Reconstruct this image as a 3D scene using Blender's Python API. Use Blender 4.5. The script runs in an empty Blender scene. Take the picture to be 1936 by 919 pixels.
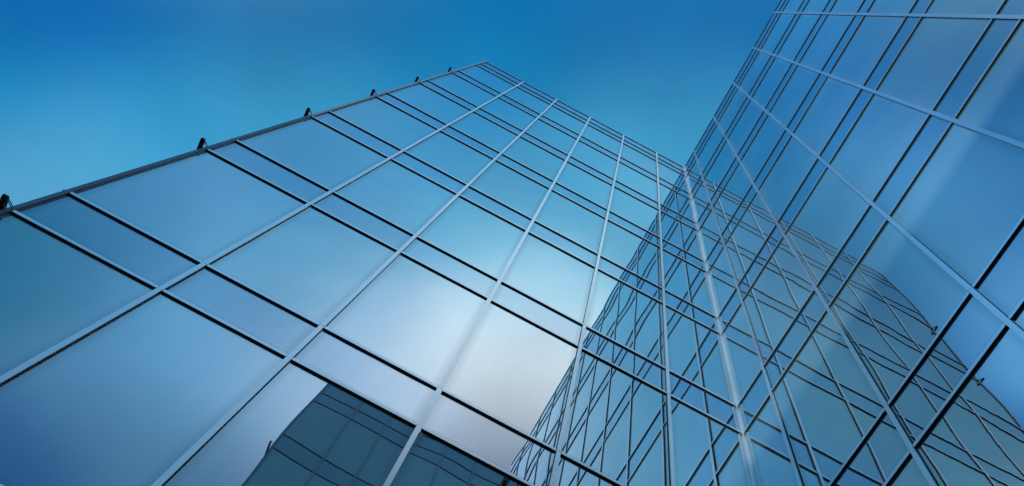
import bpy, bmesh, math, random
from mathutils import Vector, Matrix
sc = bpy.context.scene
C = sc.collection
random.seed(7)

# ------------------------------------------------------------------ camera
CAM = Vector((-4.1701, -4.6458, -36.8775))
RR = ((0.8832, -0.4465, 0.1432), (-0.4689, -0.8383, 0.2782), (-0.0042, -0.3129, -0.9498))
cd = bpy.data.cameras.new('camera'); cam = bpy.data.objects.new('camera', cd); C.objects.link(cam)
m = Matrix(((RR[0][0], RR[1][0], RR[2][0], CAM.x), (RR[0][1], RR[1][1], RR[2][1], CAM.y),
            (RR[0][2], RR[1][2], RR[2][2], CAM.z), (0, 0, 0, 1)))
l_, r_, s_ = m.decompose(); cam.location = l_; cam.rotation_mode = 'QUATERNION'; cam.rotation_quaternion = r_
cd.sensor_width = 36; cd.lens = 1724.7 / 1936 * 36; cd.shift_y = (524.46 - 459.5) / 1936
cd.clip_start = .05; cd.clip_end = 5000
sc.camera = cam

# ------------------------------------------------------------------ sky, sun, exposure
SUN = Vector((-.72, -.50, .422)).normalized()
w = bpy.data.worlds.new('World'); sc.world = w; w.use_nodes = True
wt = w.node_tree; wt.nodes.clear()
def lin(c): return tuple(((v / 255) / 12.92 if v / 255 <= .04045 else ((v / 255 + .055) / 1.055) ** 2.4) for v in c)
ANCH = [  # direction, linear radiance: an uneven haze over a deep blue sky
 ((-0.538, 0.251, 0.805), (0.005, 0.120, 0.415)),
 ((0.082, -0.456, 0.886), (0.280, 0.374, 0.528)),
 ((0.024, 0.110, 0.994), (0.063, 0.380, 0.628)),
 ((-0.418, -0.466, 0.780), (0.022, 0.214, 0.427)),
 ((-0.318, -0.073, 0.945), (0.000, 0.120, 0.360)),
 ((-0.253, 0.224, 0.941), (0.049, 0.353, 0.610)),
 ((0.080, -0.175, 0.981), (0.162, 0.520, 0.793)),
 ((-0.170, -0.307, 0.936), (0.175, 0.511, 0.853)),
 ((-0.177, -0.590, 0.788), (0.083, 0.201, 0.366)),
 ((-0.462, 0.429, 0.776), (0.110, 0.412, 0.697)),
 ((-0.453, 0.099, 0.886), (0.173, 0.562, 1.080)),
 ((-0.170, 0.063, 0.983), (0.000, 0.130, 0.386)),
 ((-0.099, -0.142, 0.985), (0.000, 0.211, 0.543)),
 ((-0.363, -0.241, 0.900), (0.132, 0.387, 0.594)),
 ((-0.315, -0.635, 0.705), (0.017, 0.120, 0.360)),
 ((-0.213, -0.445, 0.870), (0.196, 0.497, 0.821)),
 ((0.030, -0.322, 0.946), (0.506, 0.924, 1.180)),
 ((-0.399, 0.316, 0.861), (0.019, 0.283, 0.548)),
 ((0.112, -0.033, 0.993), (0.000, 0.120, 0.390)),
 ((-0.057, -0.442, 0.895), (0.808, 0.999, 1.239)),
 ((-0.315, 0.102, 0.944), (0.030, 0.214, 0.482)),
 ((-0.038, -0.004, 0.999), (0.018, 0.184, 0.444)),
 ((-0.368, -0.371, 0.853), (0.082, 0.360, 0.730)),
 ((-0.194, -0.052, 0.980), (0.002, 0.206, 0.569)),
 ((-0.404, 0.205, 0.892), (0.000, 0.120, 0.360)),
 ((-0.274, -0.184, 0.944), (0.192, 0.450, 0.675)),
 ((-0.283, -0.509, 0.813), (0.177, 0.524, 0.910)),
 ((-0.176, 0.162, 0.971), (0.013, 0.250, 0.527)),
 ((-0.029, -0.214, 0.976), (0.123, 0.499, 0.804)),
 ((-0.087, 0.117, 0.989), (0.010, 0.246, 0.511)),
 ((-0.143, -0.512, 0.847), (0.506, 0.754, 1.048)),
 ((-0.503, 0.340, 0.795), (0.000, 0.226, 0.490)),
 ((-0.076, -0.306, 0.949), (0.191, 0.632, 0.955)),
 ((-0.282, -0.369, 0.886), (0.168, 0.494, 0.865)),
 ((-0.334, 0.263, 0.905), (0.053, 0.348, 0.608)),
 ((-0.319, 0.014, 0.948), (0.173, 0.567, 1.023)),
 ((-0.385, -0.160, 0.909), (0.107, 0.295, 0.495)),
 ((-0.464, 0.257, 0.847), (0.000, 0.121, 0.420)),
 ((-0.131, -0.239, 0.962), (0.077, 0.405, 0.776)),
 ((-0.214, -0.132, 0.968), (0.067, 0.246, 0.520)),
 ((-0.257, -0.299, 0.919), (0.044, 0.329, 0.746)),
 ((-0.122, -0.395, 0.911), (0.278, 0.681, 1.084)),
 ((0.037, 0.030, 0.999), (0.000, 0.120, 0.386)),
 ((-0.320, 0.186, 0.929), (0.000, 0.120, 0.360)),
 ((-0.259, 0.056, 0.964), (0.028, 0.271, 0.557)),
 ((-0.297, -0.564, 0.771), (0.126, 0.363, 0.692)),
 ((-0.247, 0.125, 0.961), (0.000, 0.120, 0.360)),
 ((-0.014, -0.393, 0.919), (1.147, 1.311, 1.418)),
 ((-0.357, -0.465, 0.810), (0.090, 0.338, 0.617)),
 ((-0.205, -0.250, 0.946), (0.066, 0.358, 0.708)),
 ((0.102, 0.045, 0.994), (0.059, 0.363, 0.615)),
 ((0.073, -0.397, 0.915), (1.133, 1.202, 1.292)),
 ((-0.161, -0.182, 0.970), (0.026, 0.297, 0.644)),
 ((0.048, -0.047, 0.998), (0.009, 0.153, 0.414)),
 ((-0.220, -0.524, 0.823), (0.271, 0.651, 1.113)),
 ((-0.062, 0.056, 0.996), (0.000, 0.129, 0.400)),
 ((-0.269, -0.022, 0.963), (0.000, 0.120, 0.506)),
 ((-0.216, -0.388, 0.896), (0.157, 0.526, 0.863)),
 ((-0.416, 0.368, 0.832), (0.096, 0.410, 0.656)),
 ((-0.372, 0.107, 0.922), (0.094, 0.330, 0.606)),
 ((0.011, -0.168, 0.986), (0.049, 0.357, 0.662)),
 ((-0.311, -0.136, 0.941), (0.012, 0.120, 0.360)),
 ((-0.368, -0.016, 0.930), (0.042, 0.255, 0.625)),
 ((-0.254, -0.089, 0.963), (0.000, 0.120, 0.360)),
 ((-0.234, -0.584, 0.777), (0.118, 0.324, 0.573)),
 ((-0.122, -0.448, 0.886), (0.551, 0.810, 1.097)),
]
for k in range(6):
    a = k * math.pi / 3
    for el, col, g in ((35, (140, 185, 215), 1.0), (6, (175, 200, 220), 1.0)):
        e = math.radians(el)
        ANCH.append(((math.cos(a) * math.cos(e), math.sin(a) * math.cos(e), math.sin(e)), lin(col)))
N = wt.nodes.new; LK = wt.links.new
tc = N('ShaderNodeTexCoord')
def vm(op, a, b=None, out=0):
    n = N('ShaderNodeVectorMath'); n.operation = op
    for i, v in enumerate((a, b)):
        if v is None: continue
        if isinstance(v, tuple): n.inputs[i].default_value = v
        else: LK(v, n.inputs[i])
    return n.outputs[out]
def mt(op, a, b=None):
    n = N('ShaderNodeMath'); n.operation = op
    for i, v in enumerate((a, b)):
        if v is None: continue
        if isinstance(v, (int, float)): n.inputs[i].default_value = v
        else: LK(v, n.inputs[i])
    return n.outputs[0]
def vscale(v, s):
    n = N('ShaderNodeVectorMath'); n.operation = 'SCALE'
    if isinstance(v, tuple): n.inputs[0].default_value = v
    else: LK(v, n.inputs[0])
    LK(s, n.inputs['Scale']) if not isinstance(s, float) else setattr(n.inputs['Scale'], 'default_value', s)
    return n.outputs[0]
D = vm('NORMALIZE', tc.outputs['Generated'])
S2 = .0025
acc = None; wacc = None
for v, col in ANCH:
    v = Vector(v).normalized()
    dp = vm('DOT_PRODUCT', D, tuple(v), out='Value')
    s2 = S2 if v.z > .7 else .06
    wgt = mt('EXPONENT', mt('DIVIDE', mt('SUBTRACT', dp, 1.0), s2))
    if v.z <= .7: wgt = mt('MULTIPLY', wgt, .03)
    c = vscale(tuple(col), wgt)
    acc = c if acc is None else vm('ADD', acc, c)
    wacc = wgt if wacc is None else mt('ADD', wacc, wgt)
rbf = vscale(acc, mt('DIVIDE', 1.0, mt('ADD', wacc, 1e-6)))
cn = N('ShaderNodeTexNoise'); cn.inputs['Scale'].default_value = 5; cn.inputs['Detail'].default_value = 5; cn.inputs['Roughness'].default_value = .5
LK(D, cn.inputs['Vector'])
cm = N('ShaderNodeMapRange'); cm.inputs[1].default_value = .3; cm.inputs[2].default_value = .7; cm.inputs[3].default_value = 9.0; cm.inputs[4].default_value = 10.8
LK(cn.outputs[0], cm.inputs[0])
rbf = vscale(rbf, cm.outputs[0])
sky = N('ShaderNodeTexSky'); sky.sky_type = 'NISHITA'; sky.sun_disc = False
sky.sun_elevation = math.asin(SUN.z); sky.sun_rotation = math.atan2(SUN.x, SUN.y)
mx = N('ShaderNodeMix'); mx.data_type = 'RGBA'; mx.inputs[0].default_value = .985
LK(sky.outputs[0], mx.inputs[6]); LK(rbf, mx.inputs[7])
bg = N('ShaderNodeBackground'); bg.inputs[1].default_value = .1
LK(mx.outputs[2], bg.inputs[0])
wo = N('ShaderNodeOutputWorld'); LK(bg.outputs[0], wo.inputs[0])
sd = bpy.data.lights.new('sun', 'SUN'); sd.energy = 3.0; sd.angle = math.radians(.5); sd.color = (1, .95, .88)
so = bpy.data.objects.new('sun', sd); C.objects.link(so)
so.rotation_mode = 'QUATERNION'; so.rotation_quaternion = SUN.to_track_quat('Z', 'Y'); so.location = (-60, -40, 30)
vs = sc.view_settings; vs.view_transform = 'Standard'; vs.look = 'None'; vs.exposure = 0; vs.gamma = 1
vs.use_curve_mapping = False
sc.cycles.max_bounces = 10; sc.cycles.glossy_bounces = 7; sc.cycles.transparent_max_bounces = 12; sc.cycles.diffuse_bounces = 2
sc.cycles.caustics_reflective = False

# ------------------------------------------------------------------ materials
def newmat(name):
    mm = bpy.data.materials.new(name); mm.use_nodes = True; mm.node_tree.nodes.clear()
    return mm, mm.node_tree.nodes.new, mm.node_tree.links.new
def principled(name, col, rough=.5, metal=0., noise=0., nscale=4., stretch=(1, 1, 1), bump=0.):
    mm, n, lk = newmat(name)
    p = n('ShaderNodeBsdfPrincipled'); o = n('ShaderNodeOutputMaterial'); lk(p.outputs[0], o.inputs[0])
    p.inputs['Base Color'].default_value = (*col, 1); p.inputs['Roughness'].default_value = rough; p.inputs['Metallic'].default_value = metal
    if noise:
        t = n('ShaderNodeTexCoord'); mp = n('ShaderNodeMapping'); mp.inputs['Scale'].default_value = stretch
        lk(t.outputs['Object'], mp.inputs[0])
        nz = n('ShaderNodeTexNoise'); nz.inputs['Scale'].default_value = nscale; nz.inputs['Detail'].default_value = 5
        lk(mp.outputs[0], nz.inputs['Vector'])
        r = n('ShaderNodeValToRGB')
        r.color_ramp.elements[0].position = .3; r.color_ramp.elements[1].position = .7
        r.color_ramp.elements[0].color = (*(c * (1 - noise) for c in col), 1)
        r.color_ramp.elements[1].color = (*(min(1, c * (1 + noise)) for c in col), 1)
        lk(nz.outputs[0], r.inputs[0]); lk(r.outputs[0], p.inputs['Base Color'])
        mr = n('ShaderNodeMapRange'); mr.inputs[3].default_value = max(.02, rough * .8); mr.inputs[4].default_value = min(1, rough * 1.25)
        lk(nz.outputs[0], mr.inputs[0]); lk(mr.outputs[0], p.inputs['Roughness'])
        if bump:
            b = n('ShaderNodeBump'); b.inputs['Strength'].default_value = bump; b.inputs['Distance'].default_value = .01
            lk(nz.outputs[0], b.inputs['Height']); lk(b.outputs[0], p.inputs['Normal'])
    return mm
def glass(name, base, grazing, power, body, dust, opaque=False, tint=(.90, .965, 1.)):
    mm, n, lk = newmat(name)
    o = n('ShaderNodeOutputMaterial')
    lw = n('ShaderNodeLayerWeight'); lw.inputs['Blend'].default_value = .5
    pw = n('ShaderNodeMath'); pw.operation = 'POWER'; lk(lw.outputs['Facing'], pw.inputs[0]); pw.inputs[1].default_value = power
    ma = n('ShaderNodeMath'); ma.operation = 'MULTIPLY_ADD'; lk(pw.outputs[0], ma.inputs[0])
    ma.inputs[1].default_value = grazing - base; ma.inputs[2].default_value = base; ma.use_clamp = True
    # duller rim paints in the soft shade band beside the caps, faint differences from sheet to sheet, faint rain streaks
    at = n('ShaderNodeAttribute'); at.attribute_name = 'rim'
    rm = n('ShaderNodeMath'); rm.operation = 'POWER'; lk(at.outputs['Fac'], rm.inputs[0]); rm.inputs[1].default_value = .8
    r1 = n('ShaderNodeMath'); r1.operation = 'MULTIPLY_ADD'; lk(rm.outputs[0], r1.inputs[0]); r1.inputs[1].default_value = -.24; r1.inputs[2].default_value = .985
    oi = n('ShaderNodeObjectInfo')
    r2 = n('ShaderNodeMath'); r2.operation = 'MULTIPLY_ADD'; lk(oi.outputs['Random'], r2.inputs[0]); r2.inputs[1].default_value = .07; lk(r1.outputs[0], r2.inputs[2])
    tg = n('ShaderNodeTexCoord'); mg = n('ShaderNodeMapping'); mg.inputs['Scale'].default_value = (7, 7, .5); lk(tg.outputs['Object'], mg.inputs[0])
    sn = n('ShaderNodeTexNoise'); sn.inputs['Scale'].default_value = 1.6; sn.inputs['Detail'].default_value = 6; lk(mg.outputs[0], sn.inputs['Vector'])
    r3 = n('ShaderNodeMath'); r3.operation = 'MULTIPLY_ADD'; lk(sn.outputs[0], r3.inputs[0]); r3.inputs[1].default_value = -.06; lk(r2.outputs[0], r3.inputs[2])
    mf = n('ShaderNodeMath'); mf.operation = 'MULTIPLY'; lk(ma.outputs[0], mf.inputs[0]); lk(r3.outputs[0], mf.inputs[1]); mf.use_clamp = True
    gl = n('ShaderNodeBsdfGlossy'); gl.inputs['Color'].default_value = (*tint, 1); gl.inputs['Roughness'].default_value = 0
    df = n('ShaderNodeBsdfDiffuse')
    tcx = n('ShaderNodeTexCoord'); nz = n('ShaderNodeTexNoise'); nz.inputs['Scale'].default_value = .45; nz.inputs['Detail'].default_value = 4
    lk(tcx.outputs['Object'], nz.inputs['Vector'])
    if opaque:
        df.inputs['Color'].default_value = (*body, 1); inner = df.outputs[0]
    else:
        tr = n('ShaderNodeBsdfTransparent'); tr.inputs['Color'].default_value = (*body, 1)
        df.inputs['Color'].default_value = (.36, .74, .86, 1)
        mr = n('ShaderNodeMapRange'); lk(nz.outputs[0], mr.inputs[0]); mr.inputs[1].default_value = .3; mr.inputs[2].default_value = .7
        mr.inputs[3].default_value = dust * .7; mr.inputs[4].default_value = dust * 1.3
        m2 = n('ShaderNodeMixShader'); lk(mr.outputs[0], m2.inputs[0]); lk(tr.outputs[0], m2.inputs[1]); lk(df.outputs[0], m2.inputs[2])
        inner = m2.outputs[0]
    m1 = n('ShaderNodeMixShader'); lk(mf.outputs[0], m1.inputs[0]); lk(inner, m1.inputs[1]); lk(gl.outputs[0], m1.inputs[2])
    lk(m1.outputs[0], o.inputs[0])
    return mm
M = {}
M['glass'] = glass('vision_glass', .59, 1., 3., (.58, .70, .73), .09, tint=(.92, .975, .99))
M['glass_west'] = glass('lightened_dusty_glass', .59, 1., 3., (.38, .52, .56), .38, tint=(.92, .975, .99))  # dust raised on the right wing alone to brighten its reflections
M['spandrel_west'] = glass('lightened_spandrel', .55, .97, 3., (.065, .19, .29), 0, opaque=True, tint=(.84, .93, 1.))  # brightness of the right wing put into the body colour, no dust
M['cap_west'] = principled('dimmed_aluminium', (.72, .80, .86), .24, .97, .05, 3, (1, 1, .2))  # same aluminium as the left caps, dimness put into its colour
M['cap_dark'] = principled('darker_aluminium', (.22, .30, .38), .5, .6)  # darker tone for the caps of the opposite wing
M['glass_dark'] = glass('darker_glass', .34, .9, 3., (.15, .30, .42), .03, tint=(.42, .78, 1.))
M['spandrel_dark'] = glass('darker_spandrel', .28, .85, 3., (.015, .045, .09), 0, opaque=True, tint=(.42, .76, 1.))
M['spandrel'] = glass('spandrel_glass', .55, .97, 3., (.02, .06, .15), 0, opaque=True, tint=(.84, .93, 1.))
M['cap'] = principled('brushed_aluminium', (.84, .87, .88), .28, .95, .05, 3, (1, 1, .2))
M['gasket'] = principled('black_gasket', (.012, .016, .022), .55)
M['post'] = principled('dark_blue_metal', (.12, .24, .38), .5, .3, .1, 3)
M['bracket'] = principled('black_steel', (.015, .02, .028), .4, .5)
M['cable'] = principled('steel_cable', (.45, .5, .55), .3, 1.)
M['frame'] = principled('inner_frame', (.03, .045, .06), .5, .2)
M['slab'] = principled('ceiling_paint', (.42, .45, .46), .8, 0, .06, 2)
M['beam'] = principled('pale_ceiling_trough', (.8, .82, .83), .6)
M['inner'] = principled('inner_wall', (.10, .13, .15), .9, 0, .2, .6)
M['roof'] = principled('roof_membrane', (.22, .23, .24), .9, 0, .2, 1.5)
M['conc'] = principled('concrete', (.33, .33, .32), .85, 0, .15, 1.2, bump=.3)

# ------------------------------------------------------------------ helpers
def obj(name, bm, mats, parent=None, smooth=False):
    me = bpy.data.meshes.new(name); bmesh.ops.recalc_face_normals(bm, faces=bm.faces) if not smooth else None
    bm.to_mesh(me); bm.free()
    for x in (mats if isinstance(mats, (list, tuple)) else [mats]): me.materials.append(x)
    if smooth:
        for p in me.polygons: p.use_smooth = True
    o = bpy.data.objects.new(name, me); C.objects.link(o)
    if parent: o.parent = parent; o.matrix_parent_inverse = Matrix.Translation(-parent.location)
    return o
def thing(name, label, cat, loc, group=None):
    o = bpy.data.objects.new(name, None); C.objects.link(o); o.location = loc; o.empty_display_size = .5
    o['label'] = label; o['category'] = cat
    if group: o['group'] = group
    return o
def box(bm, p0, p1, mi=0):
    a = [min(p0[i], p1[i]) for i in range(3)]; b = [max(p0[i], p1[i]) for i in range(3)]
    vv = [bm.verts.new((x, y, z)) for x in (a[0], b[0]) for y in (a[1], b[1]) for z in (a[2], b[2])]
    for f in ((0, 1, 3, 2), (4, 6, 7, 5), (0, 4, 5, 1), (2, 3, 7, 6), (0, 2, 6, 4), (1, 5, 7, 3)):
        bm.faces.new([vv[i] for i in f]).material_index = mi
def tube(bm, a, b, r, seg=8):
    a = Vector(a); b = Vector(b); t = (b - a).normalized(); q = t.to_track_quat('Z', 'Y')
    ra = [bm.verts.new(a + q @ Vector((math.cos(2 * math.pi * i / seg) * r, math.sin(2 * math.pi * i / seg) * r, 0))) for i in range(seg)]
    rb = [bm.verts.new(v.co + (b - a)) for v in ra]
    for i in range(seg): bm.faces.new((ra[i], ra[(i + 1) % seg], rb[(i + 1) % seg], rb[i]))
    bm.faces.new(ra[::-1]); bm.faces.new(rb)

# ------------------------------------------------------------------ ground
GZ = -38.5
mm, n, lk = newmat('paving')
p = n('ShaderNodeBsdfPrincipled'); o_ = n('ShaderNodeOutputMaterial'); lk(p.outputs[0], o_.inputs[0]); p.inputs['Roughness'].default_value = .85
t = n('ShaderNodeTexCoord'); br = n('ShaderNodeTexBrick'); br.inputs['Scale'].default_value = 1.0
lk(t.outputs['Object'], br.inputs['Vector'])
br.inputs['Color1'].default_value = (.19, .19, .185, 1); br.inputs['Color2'].default_value = (.24, .235, .225, 1); br.inputs['Mortar'].default_value = (.08, .08, .08, 1)
br.inputs['Mortar Size'].default_value = .01; lk(br.outputs[0], p.inputs['Base Color'])
bm = bmesh.new(); S = 2500
bm.faces.new([bm.verts.new(v) for v in ((-S, -S, GZ), (S, -S, GZ), (S, S, GZ), (-S, S, GZ))])
g = obj('ground', bm, mm); g['kind'] = 'structure'

# ------------------------------------------------------------------ the curtain walls
PAIRS = [(-37.30, -36.32), (-32.91, -31.93), (-28.519, -27.541), (-24.166, -23.178), (-19.772, -18.781), (-15.375, -14.391),
         (-11.022, -10.054), (-6.531, -5.509), (-2.102, -1.143)]      # lower and upper transom of each floor edge
TOP = 0.0
G = .022          # the glass lies this far behind the cap line
CAPW = .0275       # half width of a mullion cap
TH = .027         # half height of a transom cap
DZ = -.66        # the opposite wing is a little lower
class Facade:
    """u runs along the wall, n is the outward normal, o the point u = 0 on the cap line"""
    def __init__(s, o, u, n): s.o = Vector(o); s.u = Vector(u); s.n = Vector(n)
    def P(s, u, z, out): return tuple(s.o + s.u * u + s.n * out + Vector((0, 0, z)))
    def box(s, bm, u0, u1, z0, z1, o0, o1, mi=0): box(bm, s.P(u0, z0, o0), s.P(u1, z1, o1), mi)

def pane(F, u0, u1, z0, z1, name, mat, parent, amp):
    """one sheet of glass, very slightly bowed, tilted and rippled as toughened glass is"""
    R = random.uniform
    nu, nz = (8, 14) if z1 - z0 > 2 else (8, 5)
    tu, tz, bow = R(-1, 1) * .00026 * amp ** 2.2, R(-1, 1) * .00026 * amp ** 2.2, R(-.3, .7) * .0008 * amp
    h = z1 - z0; wd = u1 - u0
    waves = [(R(.5, 1.6), R(.3, 1.3), R(0, 6.3), R(-1, 1) * .00042 * amp) for _ in range(3)]
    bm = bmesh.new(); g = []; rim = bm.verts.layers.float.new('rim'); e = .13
    As = [0, e / wd] + [e / wd + (1 - 2 * e / wd) * k / nu for k in range(1, nu)] + [1 - e / wd, 1]
    Bs = [0, e / h] + [e / h + (1 - 2 * e / h) * k / nz for k in range(1, nz)] + [1 - e / h, 1]
    nu, nz = nu + 2, nz + 2
    for j, bb in enumerate(Bs):
        row = []
        for i, aa in enumerate(As):
            a = aa * 2 - 1; b = bb * 2 - 1
            o = tu * a * wd + tz * b * h + bow * (1 - a * a) * (1 - b * b)
            for fu, fz, ph, A in waves: o += A * math.sin(2 * math.pi * (fu * a * wd * .45 + fz * b * h * .3) + ph)
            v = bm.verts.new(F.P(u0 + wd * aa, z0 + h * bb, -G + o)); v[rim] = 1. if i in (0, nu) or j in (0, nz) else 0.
            row.append(v)
        g.append(row)
    for j in range(nz):
        for i in range(nu):
            q = (g[j][i], g[j][i + 1], g[j + 1][i + 1], g[j + 1][i])
            bm.faces.new(q if F.u.cross(Vector((0, 0, 1))).dot(F.n) > 0 else q[::-1])
    return obj(name, bm, mat, parent, smooth=True)

def facade(F, root, us, start_u, end_u, amp, vision='glass', span='spandrel', cap='cap'):
    """us: the mullion lines; panes fill from start_u over every mullion to end_u"""
    cols = [start_u] + us + [end_u]
    zl = [GZ + .1] + [z for pr in PAIRS for z in pr] + [TOP]
    lines = zl[1:]
    for c in range(len(cols) - 1):
        u0, u1 = cols[c], cols[c + 1]
        for r in range(len(zl) - 1):
            z0, z1 = zl[r], zl[r + 1]
            if z1 - z0 < .5: continue
            if r == len(zl) - 2: nm, mt_ = 'parapet_panel', M[span]
            elif r % 2 == 1: nm, mt_ = 'spandrel_panel', M[span]
            else: nm, mt_ = 'window_pane', M[vision]
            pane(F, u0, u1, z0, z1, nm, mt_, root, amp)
    # transom caps: one part per line, cut at every mullion
    for k, z in enumerate(lines):
        bm = bmesh.new(); top = (k == len(lines) - 1)
        th = TH
        ends = [(start_u + .022)] + us + [end_u + (.075 if end_u < 9 else 0)]
        for c in range(len(ends) - 1):
            a = ends[c] + (CAPW + .006 if c else 0); b = ends[c + 1] - (CAPW + .006 if c < len(ends) - 2 else 0)
            F.box(bm, a, b, z - th, z + th, -G - .01, -.006, 1)
            F.box(bm, a, b, z - th, z + th, -.006, .003, 0)
        o = obj('coping_cap' if top else 'transom', bm, [M[cap], M['gasket']], root)
    # mullion caps with a fine joint at every floor
    for u in us:
        bm = bmesh.new(); zs = [GZ + .1] + [pr[1] for pr in PAIRS] + [TOP + .05]
        F.box(bm, u - CAPW + .004, u + CAPW - .004, zs[0], zs[-1], -G - .01, -.002, 1)
        for a, b in zip(zs, zs[1:]): F.box(bm, u - CAPW, u + CAPW, a + (.003 if a > zs[0] else 0), b - .003, -.002, .008, 0)
        obj('mullion', bm, [M[cap], M['gasket']], root)
        bm = bmesh.new(); F.box(bm, u - .06, u + .06, GZ + .1, TOP - .1, -.075, -.22)
        obj('inner_mullion', bm, M['frame'], root)
    bm = bmesh.new()
    for z in lines[:-1]:
        for a, b in zip(cols, cols[1:]): F.box(bm, a + .065, b - .065, z - .075, z + .075, -.078, -.20)
    obj('inner_transoms', bm, M['frame'], root)

def floors(root, x0, x1, y0, y1, dz=0):
    for lo, hi in PAIRS:
        bm = bmesh.new(); box(bm, (x0, y0, lo + .12 + dz), (x1, y1, hi - .12 + dz)); obj('floor_slab', bm, M['slab'], root)

HX, RL, OY = 15., 15.55, -15.55
# left wing: faces -y, from the inner corner to its free end at x = -9.02
LW = thing('glass_wing', 'left glass office wing whose free end with black brackets stands against open sky', 'building', (-4.5, .3, GZ), 'blue glass office wings round the courtyard')
FL = Facade((0, 0, 0), (-1, 0, 0), (0, -1, 0))
Lus = [1.251, 2.7365, 4.255, 5.766, 7.266]
facade(FL, LW, Lus, 0.03, 8.985, 1.0)
bm = bmesh.new(); box(bm, (-9.035, -.008, GZ), (-8.98, .25, TOP + .03)); obj('edge_post', bm, M['post'], LW)
bm = bmesh.new(); box(bm, (-9.03, .251, GZ), (-8.90, 14.6, TOP - .05)); box(bm, (-8.9, 14.5, GZ), (-.4, 14.6, TOP - .05))
obj('side_wall', bm, M['post'], LW)
bm = bmesh.new(); box(bm, (-8.88, 6.5, GZ + .2), (-.3, 6.6, -2.4)); obj('inner_wall', bm, M['inner'], LW)
bm = bmesh.new(); box(bm, (-8.95, .10, TOP - .35), (-.02, 14.45, TOP - .12)); obj('roof', bm, M['roof'], LW)
floors(LW, -8.88, -.3, .24, 6.48)
for lo, hi in PAIRS:                       # black brackets that stand off the free end beside each lower transom
    if lo < -33 or lo > -3: continue
    bm = bmesh.new()
    prof = [(.42, -.035), (-.09, -.035), (-.12, -.015), (-.12, .015), (-.09, .025), (.42, .025)]
    a = [bm.verts.new((-9.125, y, lo + z)) for y, z in prof]; b = [bm.verts.new((-9.07, y, lo + z)) for y, z in prof]
    k = len(prof)
    for i in range(k): bm.faces.new((a[i], a[(i + 1) % k], b[(i + 1) % k], b[i]))
    bm.faces.new(a); bm.faces.new(b[::-1])
    box(bm, (-9.10, .30, lo - .04), (-9.0, .40, lo + .03))
    br_ = obj('bracket', bm, M['bracket'], LW)
    bm = bmesh.new(); tube(bm, (-9.09, -.112, lo + .01), (-8.985, -.02, lo + .01), .006); tube(bm, (-9.09, -.10, lo + .0), (-8.985, -.012, lo - .012), .006)
    c_ = obj('cable', bm, M['cable'], None); c_.parent = br_
# pale ceiling troughs on one floor
for x in (-7.75, -7.95):
    bm = bmesh.new(); box(bm, (x - .05, .5, -24.166 + .07), (x + .05, 3.8, -24.166 + .117)); obj('ceiling_trough', bm, M['beam'], LW)

# right wing: faces -x
RW = thing('glass_wing', 'right glass office wing rising steeply beyond the inner corner and out of the frame', 'building', (.3, -7.8, GZ), 'blue glass office wings round the courtyard')
FR = Facade((0, 0, 0), (0, -1, 0), (-1, 0, 0))
Rus = [.7696, 2.2551, 3.7333, 5.2105, 6.6613] + [6.6613 + 1.4815 * k for k in range(1, 6)]
facade(FR, RW, Rus, 0.03, 15.5, 1.35, 'glass_west', 'spandrel_west', 'cap_west')
bm = bmesh.new(); box(bm, (.25, .3, GZ), (HX, HX, TOP - .06)); box(bm, (6.6, OY - HX, GZ), (HX, .29, TOP - .07)); obj('side_wall', bm, M['post'], RW)
bm = bmesh.new(); box(bm, (.10, -15.4, TOP - .35), (6.58, -.02, TOP - .12)); obj('roof', bm, M['roof'], RW)
floors(RW, .24, 6.5, -15.4, -.3)
# the folded corner cover: two bright strips with a dark joint between
bm = bmesh.new()
zs = [GZ + .1] + [pr[1] for pr in PAIRS] + [TOP + .03]
box(bm, (-.030, -.030, zs[0]), (.02, .02, TOP), 1)
for a, b in zip(zs, zs[1:]):
    box(bm, (-.040, -.032, a + .002), (-.032, .02, b - .002), 0)
    box(bm, (-.032, -.040, a + .002), (.02, -.032, b - .002), 0)
obj('corner_post', bm, [M['cap'], M['gasket']], RW)

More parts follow.
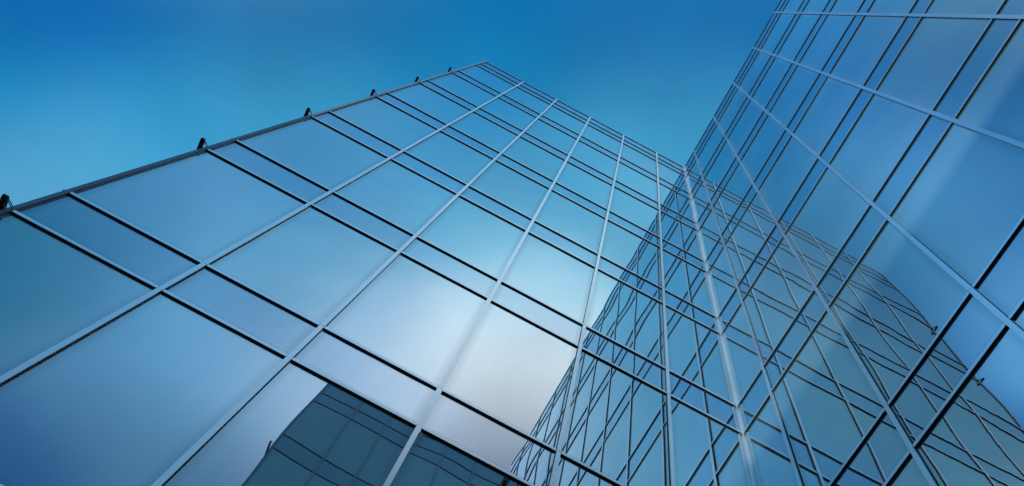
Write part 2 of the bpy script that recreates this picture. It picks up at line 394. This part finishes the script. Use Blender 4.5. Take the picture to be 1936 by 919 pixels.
# opposite wing: closes the courtyard behind the camera, seen mirrored in the left wing
OW = thing('glass_wing', 'far glass office wing seen only as a dark reflection low in the left wing', 'building', (-4.5, OY - .3, GZ), 'blue glass office wings round the courtyard')
FO = Facade((0, OY, DZ), (-1, 0, 0), (0, 1, 0))
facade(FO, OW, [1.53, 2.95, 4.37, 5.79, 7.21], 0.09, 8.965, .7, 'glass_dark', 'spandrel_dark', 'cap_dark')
bm = bmesh.new(); box(bm, (-9.035, OY + .008, GZ), (-8.96, OY - .25, TOP + DZ + .03)); obj('edge_post', bm, M['post'], OW)
bm = bmesh.new(); box(bm, (-9.0, OY - .40, GZ), (-8.90, OY - 14.6, TOP + DZ - .05)); box(bm, (-8.9, OY - 14.6, GZ), (6.5, OY - 14.5, TOP + DZ - .05)); obj('side_wall', bm, M['post'], OW)
bm = bmesh.new(); box(bm, (-8.88, OY - 6.6, GZ + .2), (6.5, OY - 6.5, -3.2)); obj('inner_wall', bm, M['inner'], OW)
bm = bmesh.new(); box(bm, (-8.95, OY - .10, TOP + DZ - .35), (6.5, OY - 14.45, TOP + DZ - .12)); obj('roof', bm, M['roof'], OW)
floors(OW, -8.88, -.3, OY - .24, OY - 6.48, DZ)
for lo, hi in PAIRS:
    if lo < -33 or lo > -3: continue
    bm = bmesh.new(); box(bm, (-9.15, OY - .42, lo + DZ - .05), (-9.085, OY + .13, lo + DZ + .035)); box(bm, (-9.10, OY - .40, lo + DZ - .04), (-9.0, OY - .30, lo + DZ + .03))
    br_ = obj('bracket', bm, M['bracket'], OW)
    bm = bmesh.new(); tube(bm, (-9.09, OY + .145, lo + DZ + .02), (-8.985, OY + .02, lo + DZ + .01), .007)
    c_ = obj('cable', bm, M['cable'], None); c_.parent = br_

# ------------------------------------------------------------------ unseen block to the west, added to shade the lower right wing
WB = thing('office_block', 'unseen concrete office block added to shade the lower right glass wing', 'building', (-46, 0, GZ))
WT = -5.0
bm = bmesh.new(); box(bm, (-58, -70, GZ), (-35, 60, WT)); obj('wall', bm, M['conc'], WB)
bm = bmesh.new(); box(bm, (-58.3, -70.3, WT), (-34.7, 60.3, WT + .25)); obj('roof', bm, M['roof'], WB)
for fl in range(8):
    bm = bmesh.new(); z = GZ + 1.4 + fl * 4.1
    for k in range(36):
        y = -68 + k * 3.55; box(bm, (-34.98, y, z), (-34.9, y + 2.3, z + 1.9), 0)
    obj('window_row', bm, M['spandrel'], WB)
